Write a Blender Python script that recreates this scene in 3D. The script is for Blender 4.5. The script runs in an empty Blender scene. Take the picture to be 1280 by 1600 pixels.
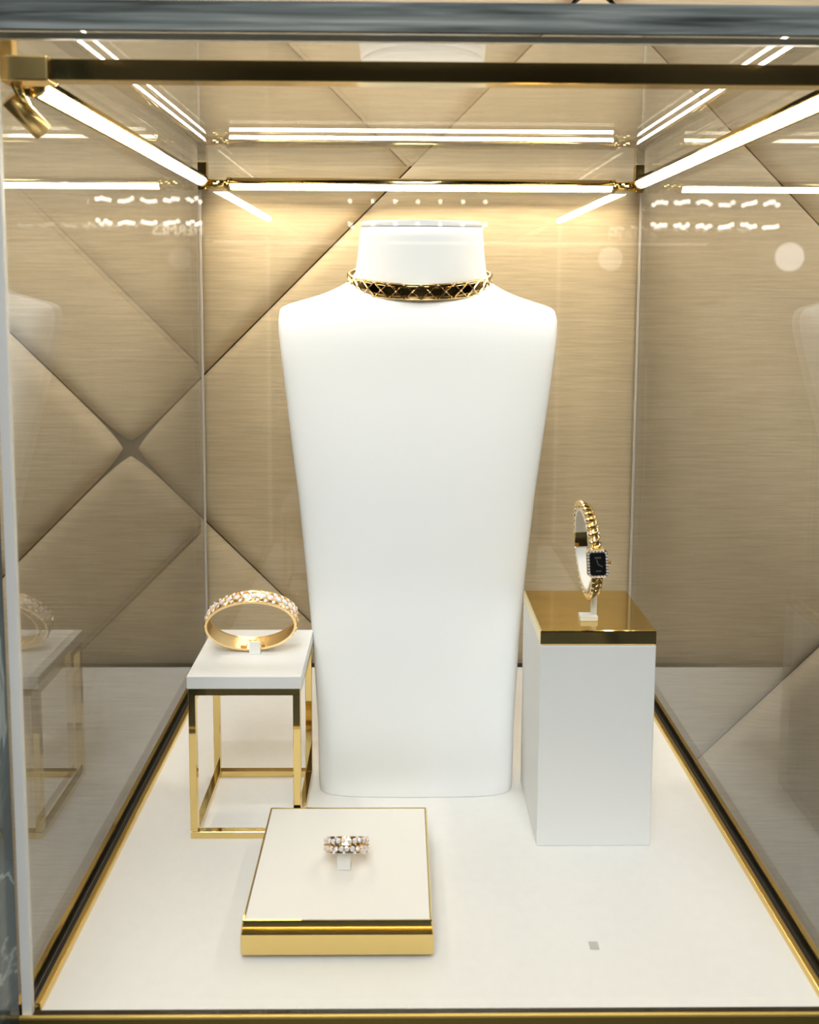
import bpy, bmesh, math, random
from mathutils import Vector, Matrix, Euler
random.seed(7)
PI = math.pi
S = bpy.context.scene
COL = S.collection

# ------------------------------------------------------------------ camera
cd = bpy.data.cameras.new('camera')
cam = bpy.data.objects.new('camera', cd); COL.objects.link(cam)
PITCH, YAW, ROLL = 0.08902, 0.01163, 0.00502
cam.location = (-0.02403, 0.0, 0.45134)
cam.rotation_mode = 'XYZ'
cam.rotation_euler = (Matrix.Rotation(-YAW, 3, 'Z') @ Matrix.Rotation(PI/2 - PITCH, 3, 'X') @ Matrix.Rotation(ROLL, 3, 'Z')).to_euler()
cd.sensor_width = 36.0
cd.lens = 1330.0 * 36.0 / 1600.0
cd.shift_y = -(800.0 - 576.9) / 1600.0
cd.clip_start = 0.02
cd.dof.use_dof = True
cd.dof.focus_distance = 0.80
cd.dof.aperture_fstop = 9.0
S.camera = cam

# ------------------------------------------------------------------ world, lights, exposure
w = bpy.data.worlds.new('world'); S.world = w; w.use_nodes = True
w.node_tree.nodes['Background'].inputs['Color'].default_value = (0.9, 0.95, 1.0, 1)
w.node_tree.nodes['Background'].inputs['Strength'].default_value = 0.02
S.view_settings.view_transform = 'Standard'
S.view_settings.look = 'None'
S.view_settings.gamma = 1.0
S.view_settings.use_curve_mapping = False
S.view_settings.exposure = 0.07
TUBE_STRENGTH = 49.0; BACK_TUBE_STRENGTH = 88.0
TUBE_COLOR = (1.0, 0.88, 0.71, 1)

def area(name, loc, target, size, power, color):
    l = bpy.data.lights.new(name, 'AREA'); l.size = size; l.energy = power; l.color = color
    o = bpy.data.objects.new(name, l); COL.objects.link(o); o.location = loc
    o.rotation_euler = (Vector(target) - Vector(loc)).to_track_quat('-Z', 'Y').to_euler()
    return o
# ceiling spots of the hall in front of the case
for sx_, p_ in ((-0.70, 12.5), (-0.05, 11.0), (0.55, 8.5)):
    area('hall_spot', (sx_, -0.62, 3.4), (0, 0.75, 0.1), 0.11, p_, (0.93, 0.97, 1.0))

# large soft fill light, added above the hall to brighten fronts and wall
pl = area('fill_panel', (-0.15, -1.7, 2.75), (0, 0.8, 0.25), 1.5, 99.0, (0.98, 0.992, 0.99))
# ------------------------------------------------------------------ materials
def newmat(name):
    m = bpy.data.materials.new(name); m.use_nodes = True
    nt = m.node_tree; return m, nt, nt.nodes, nt.links, nt.nodes['Principled BSDF']
def plain(name, col, rough=0.5, metal=0.0, spec=0.5, noise=0.0, nscale=60.0, bump=0.0, coat=0.0):
    m, nt, N, L, b = newmat(name)
    b.inputs['Base Color'].default_value = (*col, 1); b.inputs['Roughness'].default_value = rough
    b.inputs['Metallic'].default_value = metal; b.inputs['Specular IOR Level'].default_value = spec
    b.inputs['Coat Weight'].default_value = coat
    if noise or bump:
        tc = N.new('ShaderNodeTexCoord'); nz = N.new('ShaderNodeTexNoise'); nz.inputs['Scale'].default_value = nscale
        nz.inputs['Detail'].default_value = 4
        L.new(tc.outputs['Object'], nz.inputs['Vector'])
        if noise:
            mx = N.new('ShaderNodeMixRGB'); mx.blend_type = 'MULTIPLY'; mx.inputs['Fac'].default_value = noise
            mx.inputs['Color1'].default_value = (*col, 1); L.new(nz.outputs['Fac'], mx.inputs['Color2'])
            L.new(mx.outputs['Color'], b.inputs['Base Color'])
        if bump:
            bp = N.new('ShaderNodeBump'); bp.inputs['Strength'].default_value = bump; bp.inputs['Distance'].default_value = 0.0005
            L.new(nz.outputs['Fac'], bp.inputs['Height']); L.new(bp.outputs['Normal'], b.inputs['Normal'])
    return m
def emit(name, col, strength):
    m, nt, N, L, b = newmat(name)
    b.inputs['Base Color'].default_value = (0.8, 0.8, 0.8, 1)
    b.inputs['Emission Color'].default_value = (*col[:3], 1); b.inputs['Emission Strength'].default_value = strength
    return m

GOLD = plain('polished_gold', (0.80, 0.61, 0.25), 0.05, 1.0)
GOLD_TRIM = plain('trim_gold', (0.80, 0.58, 0.20), 0.16, 1.0)
FRONT_GOLD = plain('front_trim_gold', (0.78, 0.55, 0.15), 0.42, 1.0)
GOLD_SOFT = plain('satin_gold', (0.90, 0.66, 0.28), 0.30, 1.0)
GOLD_JEWEL = plain('yellow_gold', (1.0, 0.74, 0.38), 0.22, 1.0)
BRONZE = plain('bronze_gold', (0.55, 0.40, 0.15), 0.12, 1.0)
LACQUER = plain('white_lacquer', (0.84, 0.84, 0.83), 0.42, spec=0.4)
BUSTMAT = plain('white_leatherette', (0.875, 0.885, 0.885), 0.6, spec=0.25)
ACRYL = plain('white_acrylic', (0.90, 0.89, 0.85), 0.3)
INSET = plain('ivory_leather', (0.82, 0.79, 0.74), 0.7, bump=0.15, nscale=900)
DARK = plain('dark_gap', (0.015, 0.012, 0.009), 0.6)
SEAMGAP = plain('brown_backing', (0.12, 0.095, 0.068), 0.9)
PLINTHM = plain('charcoal_lacquer', (0.03, 0.032, 0.035), 0.25)
DIAL = plain('black_dial', (0.006, 0.006, 0.006), 0.12)
PRINT = plain('pale_print', (0.09, 0.088, 0.085), 0.5)
BACKSEAL = plain('corner_sealant', (0.50, 0.45, 0.37), 0.3)
SEAL = plain('clear_sealant', (0.93, 0.92, 0.87), 0.4)
GREY = plain('grey_felt', (0.50, 0.49, 0.45), 0.8)
HALLWALL = plain('dark_hall_wall', (0.05, 0.05, 0.05), 0.6)
HALLFLOOR = plain('dark_stone', (0.05, 0.055, 0.055), 0.3)

def fabric(name, col, grain, sx, sz, bumpd):
    m, nt, N, L, b = newmat(name)
    b.inputs['Roughness'].default_value = 0.92; b.inputs['Specular IOR Level'].default_value = 0.12
    tc = N.new('ShaderNodeTexCoord')
    def nz(scale, det):
        mp = N.new('ShaderNodeMapping'); mp.inputs['Scale'].default_value = scale
        n = N.new('ShaderNodeTexNoise'); n.inputs['Scale'].default_value = 1.0; n.inputs['Detail'].default_value = det; n.inputs['Roughness'].default_value = 0.65
        L.new(tc.outputs['Object'], mp.inputs['Vector']); L.new(mp.outputs['Vector'], n.inputs['Vector']); return n
    a = nz((sx, sx, sz), 4); c = nz((2.2, 2.2, 9.0), 2)
    mix = N.new('ShaderNodeMath'); mix.operation = 'MULTIPLY_ADD'
    L.new(c.outputs['Fac'], mix.inputs[0]); mix.inputs[1].default_value = 0.35; L.new(a.outputs['Fac'], mix.inputs[2])
    r = N.new('ShaderNodeValToRGB'); r.color_ramp.elements[0].position = 0.42; r.color_ramp.elements[1].position = 0.95
    r.color_ramp.elements[0].color = (*[x*(1-grain) for x in col], 1); r.color_ramp.elements[1].color = (*[min(1, x*(1+grain)) for x in col], 1)
    L.new(mix.outputs[0], r.inputs['Fac']); L.new(r.outputs['Color'], b.inputs['Base Color'])
    bp = N.new('ShaderNodeBump'); bp.inputs['Strength'].default_value = 0.6; bp.inputs['Distance'].default_value = bumpd
    L.new(a.outputs['Fac'], bp.inputs['Height']); L.new(bp.outputs['Normal'], b.inputs['Normal'])
    return m
WALLFAB = fabric('tan_linen', (0.69, 0.525, 0.325), 0.17, 16, 330, 0.0006)
FLOORFAB = fabric('cream_linen', (0.80, 0.785, 0.76), 0.025, 120, 500, 0.0002)

def marble(name, base, vein):
    m, nt, N, L, b = newmat(name)
    b.inputs['Roughness'].default_value = 0.12
    tc = N.new('ShaderNodeTexCoord'); n1 = N.new('ShaderNodeTexNoise'); n1.inputs['Scale'].default_value = 9; n1.inputs['Detail'].default_value = 8
    n1.inputs['Distortion'].default_value = 1.2
    L.new(tc.outputs['Object'], n1.inputs['Vector'])
    r = N.new('ShaderNodeValToRGB'); e = r.color_ramp.elements
    e[0].position = 0.35; e[0].color = (*[x*0.5 for x in base], 1); e[1].position = 0.53; e[1].color = (*base, 1)
    k = e.new(0.60); k.color = (*[x*1.9 for x in base], 1)
    k = e.new(0.615); k.color = (*vein, 1); k = e.new(0.63); k.color = (*[x*1.5 for x in base], 1)
    L.new(n1.outputs['Fac'], r.inputs['Fac']); L.new(r.outputs['Color'], b.inputs['Base Color'])
    return m
MARBLE = marble('teal_marble', (0.055, 0.085, 0.088), (0.55, 0.62, 0.6))

def edge_glass():  # streaks paint the reflections inside the glass edge into its colour
    m, nt, N, L, b = newmat('teal_glass_edge')
    b.inputs['Roughness'].default_value = 0.15; b.inputs['Coat Weight'].default_value = 0.5
    tc = N.new('ShaderNodeTexCoord'); mp = N.new('ShaderNodeMapping'); mp.inputs['Scale'].default_value = (7, 40, 190)
    n1 = N.new('ShaderNodeTexNoise'); n1.inputs['Scale'].default_value = 1.0; n1.inputs['Detail'].default_value = 5; n1.inputs['Distortion'].default_value = 0.5
    L.new(tc.outputs['Object'], mp.inputs['Vector']); L.new(mp.outputs['Vector'], n1.inputs['Vector'])
    r = N.new('ShaderNodeValToRGB'); e = r.color_ramp.elements
    e[0].position = 0.3; e[0].color = (0.04, 0.046, 0.043, 1); e[1].position = 0.72; e[1].color = (0.36, 0.38, 0.36, 1)
    k = e.new(0.5); k.color = (0.155, 0.175, 0.165, 1)
    L.new(n1.outputs['Fac'], r.inputs['Fac']); L.new(r.outputs['Color'], b.inputs['Base Color'])
    b.inputs['Subsurface Weight'].default_value = 0.0
    return m
EDGE = edge_glass()

def pane_mat():                       # clear pane: two faces, each reflecting by the angle of view
    m = bpy.data.materials.new('clear_pane'); m.use_nodes = True
    nt = m.node_tree; N, L = nt.nodes, nt.links; N.clear()
    out = N.new('ShaderNodeOutputMaterial'); mix = N.new('ShaderNodeMixShader')
    tr = N.new('ShaderNodeBsdfTransparent'); gl = N.new('ShaderNodeBsdfGlossy'); gl.inputs['Roughness'].default_value = 0.0
    tr.inputs['Color'].default_value = (0.985, 0.992, 0.988, 1)
    ge = N.new('ShaderNodeNewGeometry'); dot = N.new('ShaderNodeVectorMath'); dot.operation = 'DOT_PRODUCT'
    L.new(ge.outputs['Normal'], dot.inputs[0]); L.new(ge.outputs['Incoming'], dot.inputs[1])
    def M(op, a, b=None, c=None):
        n = N.new('ShaderNodeMath'); n.operation = op
        for i, v in enumerate((a, b, c)):
            if v is None: continue
            if isinstance(v, (int, float)): n.inputs[i].default_value = v
            else: L.new(v, n.inputs[i])
        return n.outputs[0]
    c = M('ABSOLUTE', dot.outputs['Value']); c = M('SUBTRACT', 1.0, c); c = M('MAXIMUM', c, 0.0); c = M('POWER', c, 4.0)
    f = M('MULTIPLY_ADD', c, 0.96, 0.04)
    L.new(f, mix.inputs['Fac']); L.new(tr.outputs[0], mix.inputs[1]); L.new(gl.outputs[0], mix.inputs[2]); L.new(mix.outputs[0], out.inputs['Surface'])
    return m
PANE = pane_mat()
def diamond():
    m, nt, N, L, b = newmat('diamond')
    b.inputs['Base Color'].default_value = (0.95, 0.93, 1.0, 1); b.inputs['Roughness'].default_value = 0.02
    b.inputs['Specular IOR Level'].default_value = 1.0; b.inputs['IOR'].default_value = 2.2
    b.inputs['Metallic'].default_value = 0.0
    return m
DIAMOND = diamond()
PINKD = plain('rosy_diamond', (0.95, 0.78, 0.74), 0.03, 0.0, 1.0)

# ------------------------------------------------------------------ helpers
def link(name, bm, mat, parent=None, loc=(0,0,0), smooth=False, kind=None):
    me = bpy.data.meshes.new(name); bmesh.ops.recalc_face_normals(bm, faces=bm.faces)
    bm.to_mesh(me); bm.free(); me.materials.append(mat)
    if smooth: me.polygons.foreach_set('use_smooth', [True]*len(me.polygons))
    return place(name, me, parent, loc, kind)
def place(name, me, parent=None, loc=(0,0,0), kind=None, mat4=None):
    o = bpy.data.objects.new(name, me); COL.objects.link(o)
    if parent: o.parent = parent
    if mat4 is not None: o.matrix_local = mat4
    else: o.location = loc
    if kind: o['kind'] = kind
    return o
def thing(name, label, cat, loc=(0,0,0), group=None, rot=None):
    o = bpy.data.objects.new(name, None); COL.objects.link(o); o.location = loc
    o.empty_display_size = 0.02
    o['label'] = label; o['category'] = cat
    if group: o['group'] = group
    if rot: o.rotation_euler = rot
    return o
def structure(name, loc=(0,0,0)):
    o = bpy.data.objects.new(name, None); COL.objects.link(o); o.location = loc; o['kind'] = 'structure'; return o
def box_bm(x0, x1, y0, y1, z0, z1, bev=0.0, seg=2):
    bm = bmesh.new(); bmesh.ops.create_cube(bm, size=1)
    for v in bm.verts: v.co = Vector(((x0+x1)/2 + v.co.x*(x1-x0), (y0+y1)/2 + v.co.y*(y1-y0), (z0+z1)/2 + v.co.z*(z1-z0)))
    if bev: bmesh.ops.bevel(bm, geom=bm.edges[:], offset=bev, segments=seg, affect='EDGES', profile=0.5)
    return bm
def box(name, x0, x1, y0, y1, z0, z1, mat, parent=None, bev=0.0, seg=2, kind=None):
    return link(name, box_bm(x0, x1, y0, y1, z0, z1, bev, seg), mat, parent, kind=kind)
def cyl_bm(p0, p1, r, n=20, r1=None, a0=0.0, a1=2*PI, cap=True, ref=Vector((0,0,1))):
    """cylinder or arc shell strip between two points"""
    p0, p1 = Vector(p0), Vector(p1); d = (p1-p0).normalized()
    u = ref - d*ref.dot(d)
    if u.length < 1e-4: u = Vector((1,0,0)) - d*d.x
    u.normalize(); v = d.cross(u)
    full = abs(a1-a0-2*PI) < 1e-5; bm = bmesh.new(); A = []; B = []
    k = n if full else n+1
    for i in range(k):
        t = a0 + (a1-a0)*i/n
        o = u*math.cos(t) + v*math.sin(t)
        A.append(bm.verts.new(p0+o*r)); B.append(bm.verts.new(p1+o*(r1 or r)))
    for i in range(n): bm.faces.new((A[i], A[(i+1)%k], B[(i+1)%k], B[i]))
    if full and cap: bm.faces.new(A[::-1]); bm.faces.new(B)
    return bm
def shell_bm(p0, p1, ri, ro, a0, a1, n=14, ref=Vector((0,0,1))):
    p0, p1 = Vector(p0), Vector(p1); d = (p1-p0).normalized()
    u = (ref - d*ref.dot(d)).normalized(); v = d.cross(u); bm = bmesh.new(); R = []
    for i in range(n+1):
        t = a0+(a1-a0)*i/n; o = u*math.cos(t)+v*math.sin(t)
        R.append([bm.verts.new(q) for q in (p0+o*ri, p0+o*ro, p1+o*ro, p1+o*ri)])
    for i in range(n):
        a, b = R[i], R[i+1]
        for j in range(4): bm.faces.new((a[j], a[(j+1)%4], b[(j+1)%4], b[j]))
    bm.faces.new(R[0]); bm.faces.new(R[-1][::-1]); return bm
def loft_bm(rings, cap0=True, cap1=True, closed=False):
    bm = bmesh.new(); V = [[bm.verts.new(p) for p in r] for r in rings]; n = len(V[0]); m = len(V)
    for i in range(m if closed else m-1):
        a, b = V[i], V[(i+1)%m]
        for j in range(n): bm.faces.new((a[j], a[(j+1)%n], b[(j+1)%n], b[j]))
    if not closed:
        if cap0: bm.faces.new(V[0][::-1])
        if cap1: bm.faces.new(V[-1])
    return bm
def band_bm(fn, a0, a1, n, prof, closed=False):
    """sweep a closed profile (list of (radial, axial)) along fn(theta, radial, axial)"""
    k = n if closed else n+1
    rings = [[fn(a0+(a1-a0)*i/n, r, h) for r, h in prof] for i in range(k)]
    return loft_bm(rings, closed=closed)
def gem_bm(r, h, n=8):
    bm = bmesh.new()
    top = [bm.verts.new((0.55*r*math.cos(2*PI*i/n+PI/n), 0.55*r*math.sin(2*PI*i/n+PI/n), h)) for i in range(n)]
    mid = [bm.verts.new((r*math.cos(2*PI*i/n), r*math.sin(2*PI*i/n), h*0.45)) for i in range(n)]
    bot = bm.verts.new((0, 0, -h*0.8))
    bm.faces.new(top)
    for i in range(n):
        j = (i+1) % n
        bm.faces.new((mid[i], mid[j], top[i])); bm.faces.new((mid[j], top[j], top[i])); bm.faces.new((bot, mid[j], mid[i]))
    return bm
def mesh_of(name, bm, mat, smooth=False):
    me = bpy.data.meshes.new(name); bmesh.ops.recalc_face_normals(bm, faces=bm.faces); bm.to_mesh(me); bm.free(); me.materials.append(mat)
    if smooth: me.polygons.foreach_set('use_smooth', [True]*len(me.polygons))
    return me
def frame_from(p, normal, up):
    n = Vector(normal).normalized(); x = Vector(up).cross(n)
    x.normalize(); y = n.cross(x)
    return Matrix(((x.x, y.x, n.x, p[0]), (x.y, y.y, n.y, p[1]), (x.z, y.z, n.z, p[2]), (0, 0, 0, 1)))

# ------------------------------------------------------------------ the setting
HALL_Z0, HALL_Z1, HALL_Y = -0.92, 4.2, -20.6
wb = structure('wall_back')
box('backing', -11.5, 11.5, 1.030, 1.13, HALL_Z0, HALL_Z1, SEAMGAP, wb)
A0, B0, STEP = -0.088, 0.612, 1.1
def panel_bm(ka, kb):
    a0, b0 = A0+STEP*ka, B0-STEP*kb
    n = 40; bm = bmesh.new(); V = []
    # spacing denser at the rims
    ts = [0.5-0.5*math.cos(PI*i/n) for i in range(n+1)]
    g = 0.0008; D = 0.010
    for i, s in enumerate(ts):
        row = []
        for j, t in enumerate(ts):
            ds = min(s, 1-s)*STEP/math.sqrt(2); dt = min(t, 1-t)*STEP/math.sqrt(2)
            # pinched corners: the rim pulls away from the seam near a crossing
            gs = (g + 0.0058*math.exp(-dt/0.019))*1.414; gt = (g + 0.0058*math.exp(-ds/0.019))*1.414
            a, b = a0 + gs + s*(STEP-2*gs), b0 - gt - t*(STEP-2*gt)
            e = min(ds, dt)
            fall = D*(1-min(1, e/0.018))**2.2 if e < 0.018 else 0
            puff = -0.004*(1-math.exp(-e/0.06))
            row.append(bm.verts.new(((a-b)/2, 1.010+0.004+fall+puff, (a+b)/2)))
        V.append(row)
    for i in range(n):
        for j in range(n): bm.faces.new((V[i][j], V[i][j+1], V[i+1][j+1], V[i+1][j]))
    return bm
for ka in range(-2, 4):
    for kb in range(-2, 4):
        cx_ = (A0+STEP*(ka+.5) - (B0-STEP*(kb+.5)))/2; cz_ = (A0+STEP*(ka+.5) + (B0-STEP*(kb+.5)))/2
        if abs(cx_) < 2.6 and -1.2 < cz_ < 2.4:
            link('wall_panel', panel_bm(ka, kb), WALLFAB, wb, smooth=True)
fl = box('floor', -11.5, 11.5, HALL_Y, 1.13, HALL_Z0-0.05, HALL_Z0, HALLFLOOR, kind='structure')
ce = box('ceiling', -11.5, 11.5, HALL_Y, 1.13, HALL_Z1, HALL_Z1+0.05, HALLWALL, kind='structure')
box('wall_left', -11.6, -11.5, HALL_Y, 1.13, HALL_Z0, HALL_Z1, HALLWALL, kind='structure')
box('wall_right', 11.5, 11.6, HALL_Y, 1.13, HALL_Z0, HALL_Z1, HALLWALL, kind='structure')
wf = structure('wall_front')
box('facade', -11.5, 11.5, HALL_Y-0.1, HALL_Y, HALL_Z0, HALL_Z1, HALLWALL, wf)
# shop front across the hall: rows of small lamps, a lit sign, a light strip, two globes (mirrored in the panes)
BULB = mesh_of('lamp_bulb', cyl_bm((0, 0, 0), (0, 0.06, 0), 0.042, 10), emit('lamp_bulb', (1, 0.93, 0.82), 22.0))
for gx, n, k_ in ((-8.55, 7, 4), (-1.28, 7, 1), (6.48, 6, 4)):
    for i in range(n):
        for z in (2.735, 2.175):
            for c_ in range(k_):
                place('lamp_bulb', BULB, wf, (gx+0.565*i + (0.10*(c_-1.5) if k_ > 1 else 0), HALL_Y+0.01, z+(random.uniform(-.05, .05) if k_ > 1 else 0)))
box('light_strip', -4.7, 7.7, HALL_Y+0.01, HALL_Y+0.05, 1.69, 1.73, emit('strip_light', (1, 0.9, 0.75), 2.0), wf)
GL = emit('globe_lamp', (1, 0.97, 0.95), 4.5); GL2 = emit('dim_globe_lamp', (1, 0.97, 0.95), 1.6)
for gx, gz, r, gm in ((5.28, 1.34, 0.30, GL2), (9.81, 1.41, 0.36, GL)):
    link('globe_lamp', cyl_bm((gx, HALL_Y+0.01, gz), (gx, HALL_Y+0.08, gz), r, 24), gm, wf)
fc = bpy.data.curves.new('sign_letters', 'FONT'); fc.body = 'HERM\u00c8S'; fc.size = 0.36; fc.extrude = 0.02; fc.align_x = 'CENTER'
to = bpy.data.objects.new('sign_tmp', fc); COL.objects.link(to)
bpy.context.view_layer.update()
me = bpy.data.meshes.new_from_object(to.evaluated_get(bpy.context.evaluated_depsgraph_get()))
bpy.data.objects.remove(to)
me.materials.clear(); me.materials.append(emit('sign_light', (1, 0.88, 0.68), 6.0))
so = place('sign_letters', me, wf); so.rotation_euler = (PI/2, 0, PI); so.location = (-5.58, HALL_Y+0.03, 1.88)

# teal marble surround: left jamb at the case front, plus an added one out of view
pj = thing('marble_surround', 'dark teal marble surround with white veins, at the left edge of the display case', 'surround', (0, 0.43, HALL_Z0))
box('jamb', -0.46, -0.2584, -0.09, 0.064, 0, 1.60, MARBLE, pj, bev=0.001)
box('jamb', 0.3000, 0.50, -0.09, 0.064, 0, 1.46, MARBLE, pj, bev=0.001)  # unseen jamb, added to shade the outer wall on this side

# ------------------------------------------------------------------ the display case
X0, X1, Y0, Y1 = -0.25, 0.25, 0.4985, 0.995
PX, PT = 0.2565, 0.004
ZG, ZT = 0.598, 0.613
case = thing('display_case', 'glass jewellery display case with gold trim and light tubes on a dark plinth', 'display case', (0, 0.75, HALL_Z0))
CI = Matrix.Translation((0, -0.75, -HALL_Z0))
def cbox(name, x0, x1, y0, y1, z0, z1, mat, bev=0.0, seg=2, parent=None):
    o = box(name, x0, x1, y0-0.75, y1-0.75, z0-HALL_Z0, z1-HALL_Z0, mat, parent or case, bev, seg); return o
def clink(name, bm, mat, smooth=False, parent=None):
    bm.transform(CI); return link(name, bm, mat, parent or case, smooth=smooth)
cbox('plinth', -0.262, 0.262, 0.4955, 1.0, HALL_Z0, -0.006, PLINTHM, bev=0.002)
cbox('floor_board', X0, X1, Y0+0.001, Y1+0.003, -0.006, 0.0, FLOORFAB)
for s in (-1, 1):
    a, b = sorted((s*0.2480, s*0.2530)); cbox('gold_trim', a, b, 0.500, 0.9960, -0.005, 0.0045, GOLD_TRIM, bev=0.0012)
    a, b = sorted((s*0.2530, s*0.2575)); cbox('trim_groove', a, b, 0.500, 1.0, -0.005, 0.0005, DARK)
    a, b = sorted((s*0.2608, s*0.2650)); cbox('gold_trim', a, b, 0.500, 1.0, -0.005, 0.0045, GOLD, bev=0.0005)
cbox('gold_trim', -0.263, 0.263, 0.4920, 0.4950, -0.0055, 0.0030, FRONT_GOLD, bev=0.0014)
cbox('shadow_gap_strip', -0.2560, 0.2560, 0.9950, 0.9965, 0.0, 0.0045, DARK)  # dark strip standing in for the shadow gap at the wall foot
cbox('trim_groove', -0.2575, 0.2575, 0.4993, 0.5000, -0.005, 0.001, DARK)
# panes
cbox('glass_pane', -0.2565, 0.2565, 0.4952, 0.4992, 0.001, ZG-0.0005, PANE)
for s in (-1, 1):
    a, b = sorted((s*PX, s*(PX+PT))); cbox('glass_pane', a, b, 0.5000, 1.0015, 0.001, ZG-0.0005, PANE)
cbox('glass_pane', -0.2560, 0.2560, 0.9970, 1.0010, 0.001, ZG-0.0005, PANE)
top = cbox('glass_top', -0.263, 0.263, 0.4955, 1.002, ZG, ZG+0.0042, PANE); top['label'] = 'glass top pane, mirror-like from below'
cbox('polished_edge', -0.263, 0.263, 0.4930, 0.4954, ZG-0.0008, ZT+0.001, EDGE, bev=0.0004)
for s in (-1, 1):
    a, b = sorted((s*0.2516, s*0.2578)); cbox('edge_seal', a, b, 0.4951, 0.4994, 0.001, ZG-0.001, SEAL, bev=0.0005)
    a, b = sorted((s*0.2535, s*0.2563)); cbox('edge_seal', a, b, 0.9945, 0.9968, 0.001, ZG-0.001, BACKSEAL, bev=0.0005)
cbox('edge_seal', -0.2560, 0.2560, 0.4994, 0.5030, ZG-0.004, ZG-0.0005, SEAL)
# light frame
ZL = 0.577; TR = 0.0060; XT = 0.2478; YB = 0.984; YF = 0.510
TUBE = emit('lit_tube', TUBE_COLOR, TUBE_STRENGTH); BACK_TUBE = emit('lit_back_tube', TUBE_COLOR, BACK_TUBE_STRENGTH)
def light_tube(p0, p1, hdir, tm):
    """lit tube in a gold half shell; hdir points to the housing side"""
    clink('light_tube', cyl_bm(p0, p1, TR, 18), tm, True)
    clink('tube_housing', shell_bm(p0, p1, TR+0.0003, TR+0.0012, -PI*0.74, PI*0.74, 22, Vector(hdir)), BRONZE, True)
    d = (Vector(p1)-Vector(p0)).normalized()
    for q, k in ((p0, -1), (p1, 1)):
        q = Vector(q); clink('end_cap', cyl_bm(q, q+d*k*0.004, TR+0.0018, 18), BRONZE, True)
light_tube((-XT, YF+0.026, ZL), (-XT, YB-0.012, ZL), (-0.75, 0, 0.66), TUBE)
light_tube((XT, YF+0.026, ZL), (XT, YB-0.012, ZL), (0.75, 0, 0.66), TUBE)
light_tube((-0.2165, YB, ZL-0.003), (0.2165, YB, ZL-0.003), (0, 0.6, 0.8), BACK_TUBE)
cbox('front_rail', -0.226, 0.226, 0.504, 0.516, 0.5725, 0.5845, BRONZE, bev=0.0008)
for s in (-1, 1):
    a, b = sorted((s*0.2262, s*0.2555)); cbox('rail_sleeve', a, b, 0.5025, 0.5175, 0.5715, 0.5860, GOLD_SOFT, bev=0.0012)
    a, b = sorted((s*0.2475, s*0.2550)); cbox('corner_post', a, b, 0.5055, 0.5130, 0.5860, ZG-0.0002, GOLD_SOFT, bev=0.0006)
    a, b = sorted((s*0.2430, s*0.2530)); cbox('corner_post', a, b, YB-0.0055, YB+0.0055, 0.5665, ZG-0.0002, BRONZE, bev=0.0008)
    clink('connector', cyl_bm((s*0.2430, YB, ZL-0.003), (s*0.2206, YB, ZL-0.003), 0.0055, 18), GOLD, True)
    clink('connector', cyl_bm((s*XT, 0.5175, ZL), (s*XT, YF+0.022, ZL), 0.0050, 18), GOLD, True)
    clink('connector', cyl_bm((s*XT, YB-0.0080, ZL), (s*XT, YB-0.0055, ZL), 0.0050, 18), GOLD, True)
# small gold cylinder on a short arm under the left front corner
clink('gold_cylinder', cyl_bm((-0.2560, 0.520, 0.5655), (-0.2430, 0.535, 0.5485), 0.0062, 20), GOLD_SOFT, True)
clink('cylinder_arm', cyl_bm((-0.2500, 0.514, 0.5725), (-0.2480, 0.524, 0.5620), 0.0028, 12), GOLD, True)
# ------------------------------------------------------------------ bust
PROF = [  # z, y of the middle, x of the middle, half width
 (0.0000,.7570,-.0078,.0865),(0.0012,.7570,-.0078,.0878),(0.0100,.7587,-.0078,.0888),(0.0570,.7673,-.0076,.0907),(0.1019,.7754,-.0077,.0941),
 (0.1355,.7833,-.0078,.0971),(0.1881,.7956,-.0077,.1031),(0.2169,.8023,-.0076,.1071),(0.2608,.8129,-.0073,.1134),(0.3004,.8234,-.0070,.1206),
 (0.3480,.8361,-.0064,.1283),(0.3923,.8479,-.0062,.1353),(0.4125,.8532,-.0062,.1380),(0.4246,.8563,-.0062,.1388),(0.4309,.8580,-.0064,.1383),
 (0.4348,.8590,-.0066,.1370),(0.4374,.8596,-.0068,.1343),(0.4400,.8603,-.0070,.1286),(0.4431,.8611,-.0069,.1186),(0.4464,.8619,-.0063,.1077),
 (0.4496,.8628,-.0056,.0981),(0.4528,.8636,-.0053,.0903),(0.4561,.8644,-.0049,.0835),(0.4593,.8652,-.0045,.0777),(0.4625,.8661,-.0042,.0729),
 (0.4670,.8672,-.0036,.0691),(0.4728,.8679,-.0029,.0662),(0.4889,.8671,-.0028,.0640),(0.5081,.8661,-.0026,.0622),(0.5170,.8657,-.0025,.0608)]
def lerp(t, a, b): return a+(b-a)*t
def interp(x, pts):
    if x <= pts[0][0]: return pts[0][1]
    for (a, va), (b, vb) in zip(pts, pts[1:]):
        if x <= b: return va+(vb-va)*(x-a)/(b-a)
    return pts[-1][1]
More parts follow.
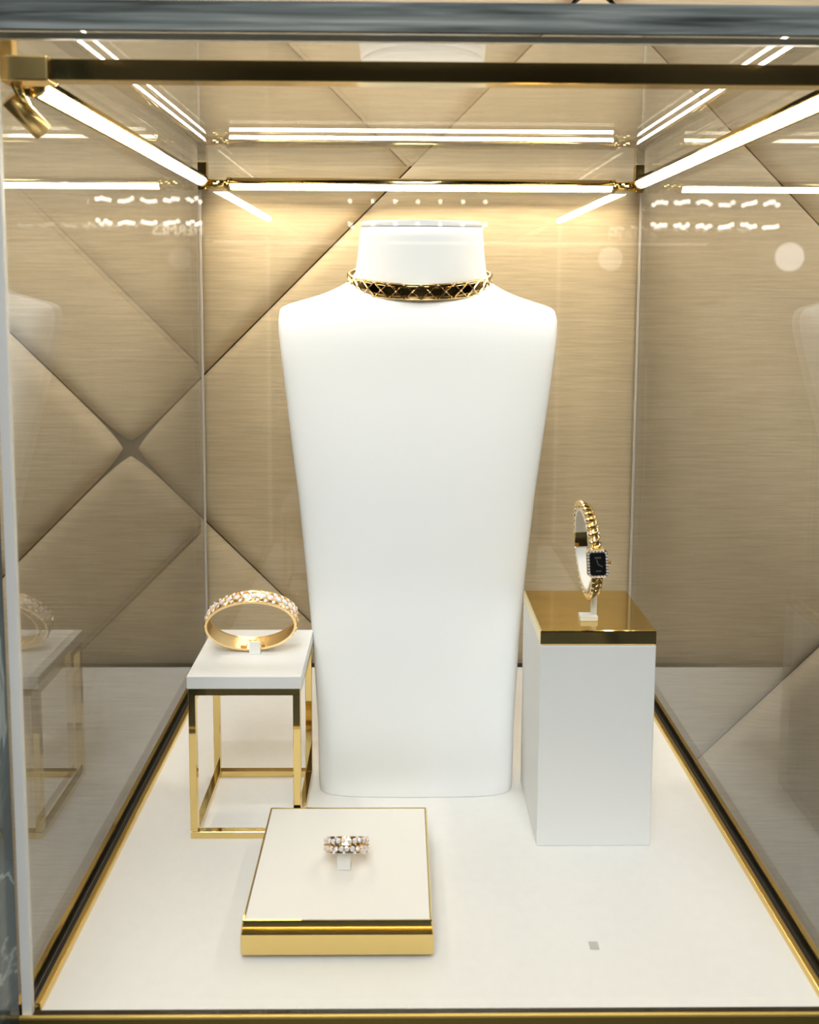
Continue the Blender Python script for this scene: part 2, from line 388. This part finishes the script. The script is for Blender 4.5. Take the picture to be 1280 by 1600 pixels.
def bust_ring(z, yc, xc, hw, n=72):
    d = interp(z, [(0, .027), (.2, .031), (.36, .037), (.42, .040), (.437, .0425), (.45, .0475), (.462, .0535), (.47, .0550), (.52, .052)])
    e = interp(z, [(0, 6.0), (.1, 5.5), (.28, 6.5), (.42, 6.5), (.434, 4.0), (.444, 1.75), (.455, 1.55), (.462, 1.75), (.468, 2.05), (.48, 2.1), (.52, 2.05)])
    tilt = interp(z, [(0, 0), (.30, 0), (.43, 0.0), (.47, 0.10), (.52, 0.05)])
    bul = interp(z, [(0, .003), (.1, .006), (.3, .014), (.42, .010), (.455, 0), (.5, 0)])
    hw *= interp(z, [(.20, 1.0), (.30, .990), (.43, .989), (.437, 1.0)])
    pts = []
    for i in range(n):
        t = 2*PI*i/n; c, s = math.cos(t), math.sin(t)
        ux = math.copysign(abs(c)**(2/e), c); uy = math.copysign(abs(s)**(2/e), s)
        yy = d*uy + (-bul*(1-ux*ux) if s < 0 else bul*0.6*(1-ux*ux))
        pts.append(Vector((xc+hw*ux, yc+yy, z+tilt*yy)))
    return pts
bust = thing('necklace_bust', 'tall white leatherette necklace bust standing in the middle of the case', 'bust', (-0.0078, 0.757, 0))
BI = Matrix.Translation((0.0078, -0.757, 0))
bm = loft_bm([bust_ring(*p) for p in PROF]); bm.transform(BI); link('torso', bm, BUSTMAT, bust, smooth=True)
cap_prof = [(0.5174,.8657,-.0025,.0600),(0.5182,.8657,-.0025,.0604),(0.5188,.8656,-.0026,.0614),(0.5214,.8655,-.0026,.0611),(0.5226,.8654,-.0027,.0600),(0.5230,.8654,-.0027,.0575)]
bm = loft_bm([bust_ring(*p) for p in cap_prof]); bm.transform(BI); link('neck_cap', bm, BUSTMAT, bust, smooth=True)

# ------------------------------------------------------------------ choker
chok = thing('choker', 'gold choker necklace with dark lozenge lattice, around the neck of the bust', 'necklace', (-0.0040, 0.8675, 0.4645))
CT = math.radians(11.5)
CA, CB = 0.0712, 0.0600
def cfn(th, r, h):
    x = (CA+r)*math.cos(th); y = (CB+r)*math.sin(th); z = h
    return Vector((x, y*math.cos(CT)-z*math.sin(CT), y*math.sin(CT)+z*math.cos(CT)))
H2 = 0.0072
link('band', band_bm(cfn, 0, 2*PI, 120, [(-0.0012, -H2), (0, -H2), (0.0006, -H2*0.4), (0.0006, H2*0.4), (0, H2), (-0.0012, H2)], True), plain('choker_gold', (0.30, 0.21, 0.09), 0.08, 1.0), chok, smooth=True)  # band gold darkened to carry the dark reflections between the lattice strips
for s in (-1, 1):
    link('rim', band_bm(cfn, 0, 2*PI, 120, [(-0.0013, s*H2-0.0007), (0.0009, s*H2-0.0007), (0.0014, s*H2), (0.0009, s*H2+0.0007), (-0.0013, s*H2+0.0007)], True), GOLD_JEWEL, chok, smooth=True)
NL = 28
for k in range(NL):
    for s in (-1, 1):
        t0 = 2*PI*k/NL; dt = 2*PI/NL; rings = []
        for i in range(7):
            u = i/6; th = t0+s*dt*u; h = -H2+2*H2*u; q = 0.0007; dth = q*1.4/0.068
            rings.append([cfn(th-dth, 0.0004, h), cfn(th, 0.0022, h), cfn(th+dth, 0.0004, h)])
        link('lattice_strip', loft_bm(rings), GOLD_JEWEL, chok)
GS = mesh_of('stone', gem_bm(0.0008, 0.0008), DIAMOND)
for k in range(-3, 4):
    for dk, h in ((0, H2*0.92), (0.5, 0.0)):
        th = -PI/2 + 2*PI*(k+dk)/NL
        p = cfn(th, 0.0017, h); n_ = cfn(th, 0.01, h)-cfn(th, 0, h)
        place('stone', GS, chok, mat4=frame_from(p, n_, (0, 0, 1)))

# ------------------------------------------------------------------ display stool (left)
st = thing('display_stool', 'small square stool with a thick white top on a thin gold cube frame', 'stool', (-0.15, 0.718, 0))
sx, sy, q = 0.0457, 0.0480, 0.0060
link('top_slab', box_bm(-0.0467, 0.0467, -0.0488, 0.0484, 0.1293, 0.1400, 0.0007), LACQUER, st)
for ax in (-1, 1):
    for ay in (-1, 1):
        x = ax*(sx-q/2); y = ay*(sy-q/2); link('leg', box_bm(x-q/2, x+q/2, y-q/2, y+q/2, q, 0.1293-q, 0.0003, 1), GOLD, st)
for z in (0, 0.1293-q):
    for a in (-1, 1):
        y = a*(sy-q/2); link('rail', box_bm(-sx, sx, y-q/2, y+q/2, z, z+q, 0.0003, 1), GOLD, st)
        x = a*(sx-q/2); link('rail', box_bm(x-q/2, x+q/2, -sy+q, sy-q, z, z+q, 0.0003, 1), GOLD, st)

# ------------------------------------------------------------------ bangle on its clip
br = thing('bangle', 'yellow gold bangle set with diamonds, standing on the white stool', 'bracelet', (-0.1478, 0.7215, 0.1452))
BA, BB, BW = 0.0390, 0.0262, 0.0066
# local: ring lies in x-z plane, axis y; lean the top toward the viewer
lean = Matrix.Rotation(math.radians(20), 3, 'X') @ Matrix.Rotation(math.radians(-6), 3, 'Y')
def bfn(th, r, h):
    v = Vector(((BA+r)*math.cos(th), h, BB+(BB+r)*math.sin(th)))
    return lean @ v
link('hoop', band_bm(bfn, 0, 2*PI, 96, [(-0.0014, -BW), (-0.0002, -BW), (0.0006, -BW*0.5), (0.0008, 0), (0.0006, BW*0.5), (-0.0002, BW), (-0.0014, BW)], True), GOLD_JEWEL, br)
for s in (-1, 1):
    link('rim', band_bm(bfn, 0, 2*PI, 96, [(-0.0016, s*BW-0.0006), (0.0005, s*BW-0.0006), (0.0005, s*BW+0.0006), (-0.0016, s*BW+0.0006)], True), GOLD_JEWEL, br)
NB = 34
for k in range(NB):
    for s in (-1, 1):
        t0 = 2*PI*k/NB; dt = 2*PI/NB; rings = []
        for i in range(4):
            u = i/3; th = t0+s*dt*u; h = BW*(2*u-1); dth = 0.0005/0.035
            rings.append([bfn(th-dth, 0.0003, h), bfn(th, 0.0014, h), bfn(th+dth, 0.0003, h)])
        link('quilt_ridge', loft_bm(rings), GOLD_JEWEL, br)
gb = mesh_of('stone', gem_bm(0.0031, 0.0016), DIAMOND); gb2 = mesh_of('stone', gem_bm(0.0031, 0.0016), PINKD)
gs = mesh_of('stone', gem_bm(0.0018, 0.0012), DIAMOND)
for k in range(1, 16):
    th = 2*PI*(k+0.5)/NB+0.02; p = bfn(th, 0.0004, 0); n_ = bfn(th, 0.01, 0)-bfn(th, 0, 0)
    place('stone', gb2 if k % 4 == 1 else gb, br, mat4=frame_from(p, n_, lean @ Vector((0, 1, 0))))
    for h in (-BW*0.72, BW*0.72):
        th2 = 2*PI*k/NB+0.02; p = bfn(th2, 0.0003, h); n_ = bfn(th2, 0.01, h)-bfn(th2, 0, h)
        place('stone', gs, br, mat4=frame_from(p, n_, lean @ Vector((0, 1, 0))))
for t_, wd in ((-1.86, 0.075), (-1.40, 0.04)):
    link('clasp', band_bm(bfn, t_-wd, t_+wd, 4, [(-0.0034, -BW*0.8), (-0.0013, -BW*0.8), (-0.0013, BW*0.8), (-0.0034, BW*0.8)]), GOLD_JEWEL, br)
for i in range(4):
    t_ = -1.74+0.045*i
    link('hinge_knuckle', band_bm(bfn, t_-0.012, t_+0.012, 2, [(-0.0027, BW*0.35), (-0.0013, BW*0.35), (-0.0013, BW*0.9), (-0.0027, BW*0.9)]), GOLD_JEWEL, br)
cl = thing('bangle_clip', 'small white clip holding the bangle upright on the stool', 'clip', (-0.1482, 0.7190, 0.14))
link('foot', box_bm(-0.0048, 0.0048, -0.0060, 0.0090, 0.0, 0.0026, 0.0006), ACRYL, cl)
link('tab', box_bm(-0.0048, 0.0048, -0.0078, -0.0062, 0.0, 0.0115, 0.0005), ACRYL, cl)
link('tab', box_bm(-0.0048, 0.0048, 0.0092, 0.0106, 0.0, 0.0080, 0.0005), ACRYL, cl)

# ------------------------------------------------------------------ tray with ring
tr = thing('display_tray', 'low square gold box with an ivory top, front of the case', 'display tray', (-0.0648, 0.6052, 0))
link('foot_plate', box_bm(-0.0600, 0.0600, -0.0595, 0.0595, 0.0, 0.0040), DARK, tr)
def sq(hx, hy, z, r=0.0008):
    return [Vector((x, y, z)) for x, y in ((hx-r, -hy), (hx, -hy+r), (hx, hy-r), (hx-r, hy), (-hx+r, hy), (-hx, hy-r), (-hx, -hy+r), (-hx+r, -hy))]
link('body', loft_bm([sq(.0653, .0648, .0040), sq(.0655, .0650, .0044), sq(.0655, .0650, .0186), sq(.0644, .0639, .0272), sq(.0640, .0635, .0280), sq(.0632, .0627, .0280), sq(.0630, .0625, .0262)]), GOLD, tr)
link('top_inset', box_bm(-0.0628, 0.0628, -0.0623, 0.0623, 0.0263, 0.0279, 0.0004), INSET, tr)

ring = thing('diamond_ring', 'wide yellow gold ring paved with diamonds, on the ivory tray', 'ring', (-0.0622, 0.5990, 0.0432))
RR, RW = 0.0152, 0.0052
rl = Matrix.Rotation(math.radians(-33), 3, 'X')
def rfn(th, r, h): return rl @ Vector(((RR+r)*math.cos(th), (RR+r)*math.sin(th), h))
link('hoop', band_bm(rfn, 0, 2*PI, 72, [(-0.0020, -RW), (-0.0002, -RW), (0.0004, 0), (-0.0002, RW), (-0.0020, RW)], True), GOLD_JEWEL, ring, smooth=False)
r1 = mesh_of('stone', gem_bm(0.0019, 0.0014), DIAMOND); r2 = mesh_of('stone', gem_bm(0.0019, 0.0014), PINKD); r3 = mesh_of('stone', gem_bm(0.0011, 0.0010), DIAMOND)
rcl = mesh_of('claw', gem_bm(0.0008, 0.0014, 5), GOLD_JEWEL)
rr = random.Random(3)
for k in range(12):
    for h in (-1, 1):
        th = -PI/2 + (k-5.5)*0.262 + 0.05*h; hh = h*RW*0.50+rr.uniform(-.0004, .0004)
        p = rfn(th, 0.0001, hh); n_ = rfn(th, 0.01, hh)-rfn(th, 0, hh) + Vector((rr.uniform(-.003, .003), 0, rr.uniform(-.003, .003)))
        place('stone', r2 if (k*2+(h > 0)) % 5 == 1 else r1, ring, mat4=frame_from(p, n_, rl @ Vector((0, 0, 1))))
        p = rfn(th+0.131, 0.0003, hh*0.95); place('claw', rcl, ring, mat4=frame_from(p, n_, rl @ Vector((0, 0, 1))))
        if k % 2: place('stone', r3, ring, mat4=frame_from(rfn(th+0.131, 0.0002, h*RW*0.93), n_, rl @ Vector((0, 0, 1))))
    p = rfn(-PI/2+(k-5.5)*0.262+0.131, 0.0004, 0); place('claw', rcl, ring, mat4=frame_from(p, n_, rl @ Vector((0, 0, 1))))
rc = thing('ring_clip', 'small white tab that carries the diamond ring on the tray', 'clip', (-0.0637, 0.5930, 0.0279))
link('tab', box_bm(-0.0050, 0.0050, -0.0012, 0.0012, 0, 0.0150, 0.0006), ACRYL, rc)
link('foot', box_bm(-0.0050, 0.0050, 0.0012, 0.0080, 0, 0.0014, 0.0004), ACRYL, rc)

# ------------------------------------------------------------------ pedestal with watch
pd = thing('pedestal', 'white rectangular pedestal with a polished gold cap, right of the bust', 'pedestal', (0.1365, 0.7062, 0))
link('body', box_bm(-0.0468, 0.0468, -0.0465, 0.0465, 0, 0.1702, 0.0008), LACQUER, pd)
link('cap', box_bm(-0.0469, 0.0469, -0.0468, 0.0468, 0.1703, 0.1825, 0.0012, 2), GOLD, pd)

WC = Vector((0.1313, 0.682, 0.2425))
wt = thing('bracelet_watch', 'gold chain bracelet watch with a black rectangular dial and diamond bezel, above the gold cap', 'watch', WC)
WR = 0.0350
wrot = Matrix.Rotation(math.radians(-4.0), 3, 'Y') @ Matrix.Rotation(math.radians(-0.9), 3, 'Z')
# ring in the y-z plane, axis x; theta 0 points to the viewer (-y)
def wfn(th, r, h): return wrot @ Vector((h, -(WR+r)*0.98*math.cos(th), (WR+r)*1.04*math.sin(th)))
link_me = None
def link_bm():
    bm = bmesh.new(); n, m = 14, 8; V = []
    for i in range(n):
        t = 2*PI*i/n; row = []
        for j in range(m):
            f = 2*PI*j/m; rr = 1+0.42*math.cos(f)
            row.append(bm.verts.new((0.0050*rr*math.cos(t), 0.0022*rr*math.sin(t), 0.0019*math.sin(f))))
        V.append(row)
    for i in range(n):
        for j in range(m): bm.faces.new((V[i][j], V[(i+1)%n][j], V[(i+1)%n][(j+1)%m], V[i][(j+1)%m]))
    return bm
link_me = mesh_of('chain_link', link_bm(), GOLD_JEWEL, True)
NLK = 38
for k in range(NLK):
    th = 2*PI*k/NLK; a = (th+PI) % (2*PI)-PI
    if abs(a) < 0.30: continue
    p = wfn(th, 0.0, 0); n_ = wfn(th, 0.01, 0)-wfn(th, 0, 0)
    tang = wfn(th+0.01, 0, 0)-wfn(th-0.01, 0, 0)
    M4 = frame_from(p, n_, tang) @ Matrix.Rotation(math.radians(42), 4, 'Z') @ Matrix.Rotation(math.radians(24), 4, 'Y')
    place('chain_link', link_me, wt, mat4=M4)
link('strap_core', band_bm(wfn, 0.3, 2*PI-0.3, 60, [(-0.0012, -0.0028), (0.0004, -0.0028), (0.0004, 0.0028), (-0.0012, 0.0028)]), GOLD_SOFT, wt, smooth=True)
link('clasp', band_bm(wfn, PI-0.20, PI+0.20, 8, [(-0.0056, -0.0052), (-0.0034, -0.0052), (-0.0034, 0.0052), (-0.0056, 0.0052)]), GOLD, wt)
# watch head, facing the viewer
hd = Matrix.Translation(wfn(0, 0.0022, 0)) @ (wrot.to_4x4() @ Matrix.Rotation(math.radians(90), 4, 'X') @ Matrix.Rotation(math.radians(-4), 4, 'Y'))
def oct_bm(hx, hy, c, z0, z1, inset=0.0):
    P = [(hx-c, -hy), (hx, -hy+c), (hx, hy-c), (hx-c, hy), (-hx+c, hy), (-hx, hy-c), (-hx, -hy+c), (-hx+c, -hy)]
    r0 = [Vector((x, y, z0)) for x, y in P]; r1_ = [Vector((x, y, z1-inset)) for x, y in P]
    k = (hx-inset)/hx; k2 = (hy-inset)/hy
    r2_ = [Vector((x*k, y*k2, z1)) for x, y in P]
    return loft_bm([r0, r1_, r2_] if inset else [r0, r1_])
bm = oct_bm(0.0080, 0.0112, 0.0024, -0.0035, 0.0020, 0.0008); bm.transform(hd); link('case', bm, GOLD_JEWEL, wt)
bm = oct_bm(0.0060, 0.0088, 0.0014, 0.0010, 0.0026); bm.transform(hd); dial = link('dial', bm, DIAL, wt)
for nm, x, y, lx, ly, rz in (('maker_mark', 0.0002, 0.0052, 0.0025, 0.0006, 0.0), ('maker_mark', 0.0004, -0.0054, 0.0020, 0.0004, 0.0), ('hand', -0.0004, 0.0022, 0.0004, 0.0017, 0.25), ('hand', 0.0017, -0.0010, 0.0022, 0.0004, -0.55)):
    bm = box_bm(-lx, lx, -ly, ly, 0.00255, 0.0028); bm.transform(Matrix.Translation((x, y, 0)) @ Matrix.Rotation(rz, 4, 'Z')); bm.transform(hd); link(nm, bm, PRINT, dial)
wg = mesh_of('stone', gem_bm(0.0009, 0.0009), DIAMOND)
def perim(n):
    hx, hy, c = 0.0070, 0.0100, 0.0019
    P = [(hx-c, -hy), (hx, -hy+c), (hx, hy-c), (hx-c, hy), (-hx+c, hy), (-hx, hy-c), (-hx, -hy+c), (-hx+c, -hy)]
    seg = [(P[i], P[(i+1) % 8]) for i in range(8)]; Ls = [math.dist(a, b) for a, b in seg]; T = sum(Ls)
    for i in range(n):
        s = T*i/n
        for (a, b), l in zip(seg, Ls):
            if s <= l: yield a[0]+(b[0]-a[0])*s/l, a[1]+(b[1]-a[1])*s/l; break
            s -= l
for x, y in perim(26): place('stone', wg, wt, mat4=hd @ Matrix.Translation((x, y, 0.0019)))
bm = cyl_bm((0.0078, 0, -0.0006), (0.0104, 0, -0.0006), 0.0018, 10); bm.transform(hd); link('crown', bm, GOLD_JEWEL, wt)

ws = thing('watch_stand', 'white acrylic stand with a split ring inside the watch bracelet, on the pedestal', 'stand', (0.1370, 0.6870, 0.1825))
WS = Matrix.Translation(-Vector((0.1370, 0.6870, 0.1825)) + WC)
for a, b in ((0.62, PI-0.20), (PI+0.20, 2*PI-0.62)):
    bm = band_bm(wfn, a, b, 30, [(-0.0046, -0.0044), (-0.0024, -0.0048), (-0.0024, 0.0048), (-0.0046, 0.0044)]); bm.transform(WS); link('cuff', bm, ACRYL, ws, smooth=False)
link('foot', box_bm(-0.0110, 0.0035, -0.0080, 0.0020, 0, 0.0042, 0.0006), ACRYL, ws)
link('post', box_bm(-0.0010, 0.0035, -0.0030, 0.0020, 0.0042, 0.0230, 0.0006), ACRYL, ws)

# small grey pad on the floor
pdm = box('floor_pad', -0.0032, 0.0032, -0.0034, 0.0034, 0, 0.0008, GREY, bev=0.0003)
pdm.location = (0.1126, 0.5523, 0.0); pdm['label'] = 'tiny grey square pad lying on the cream floor, right of the tray'; pdm['category'] = 'pad'
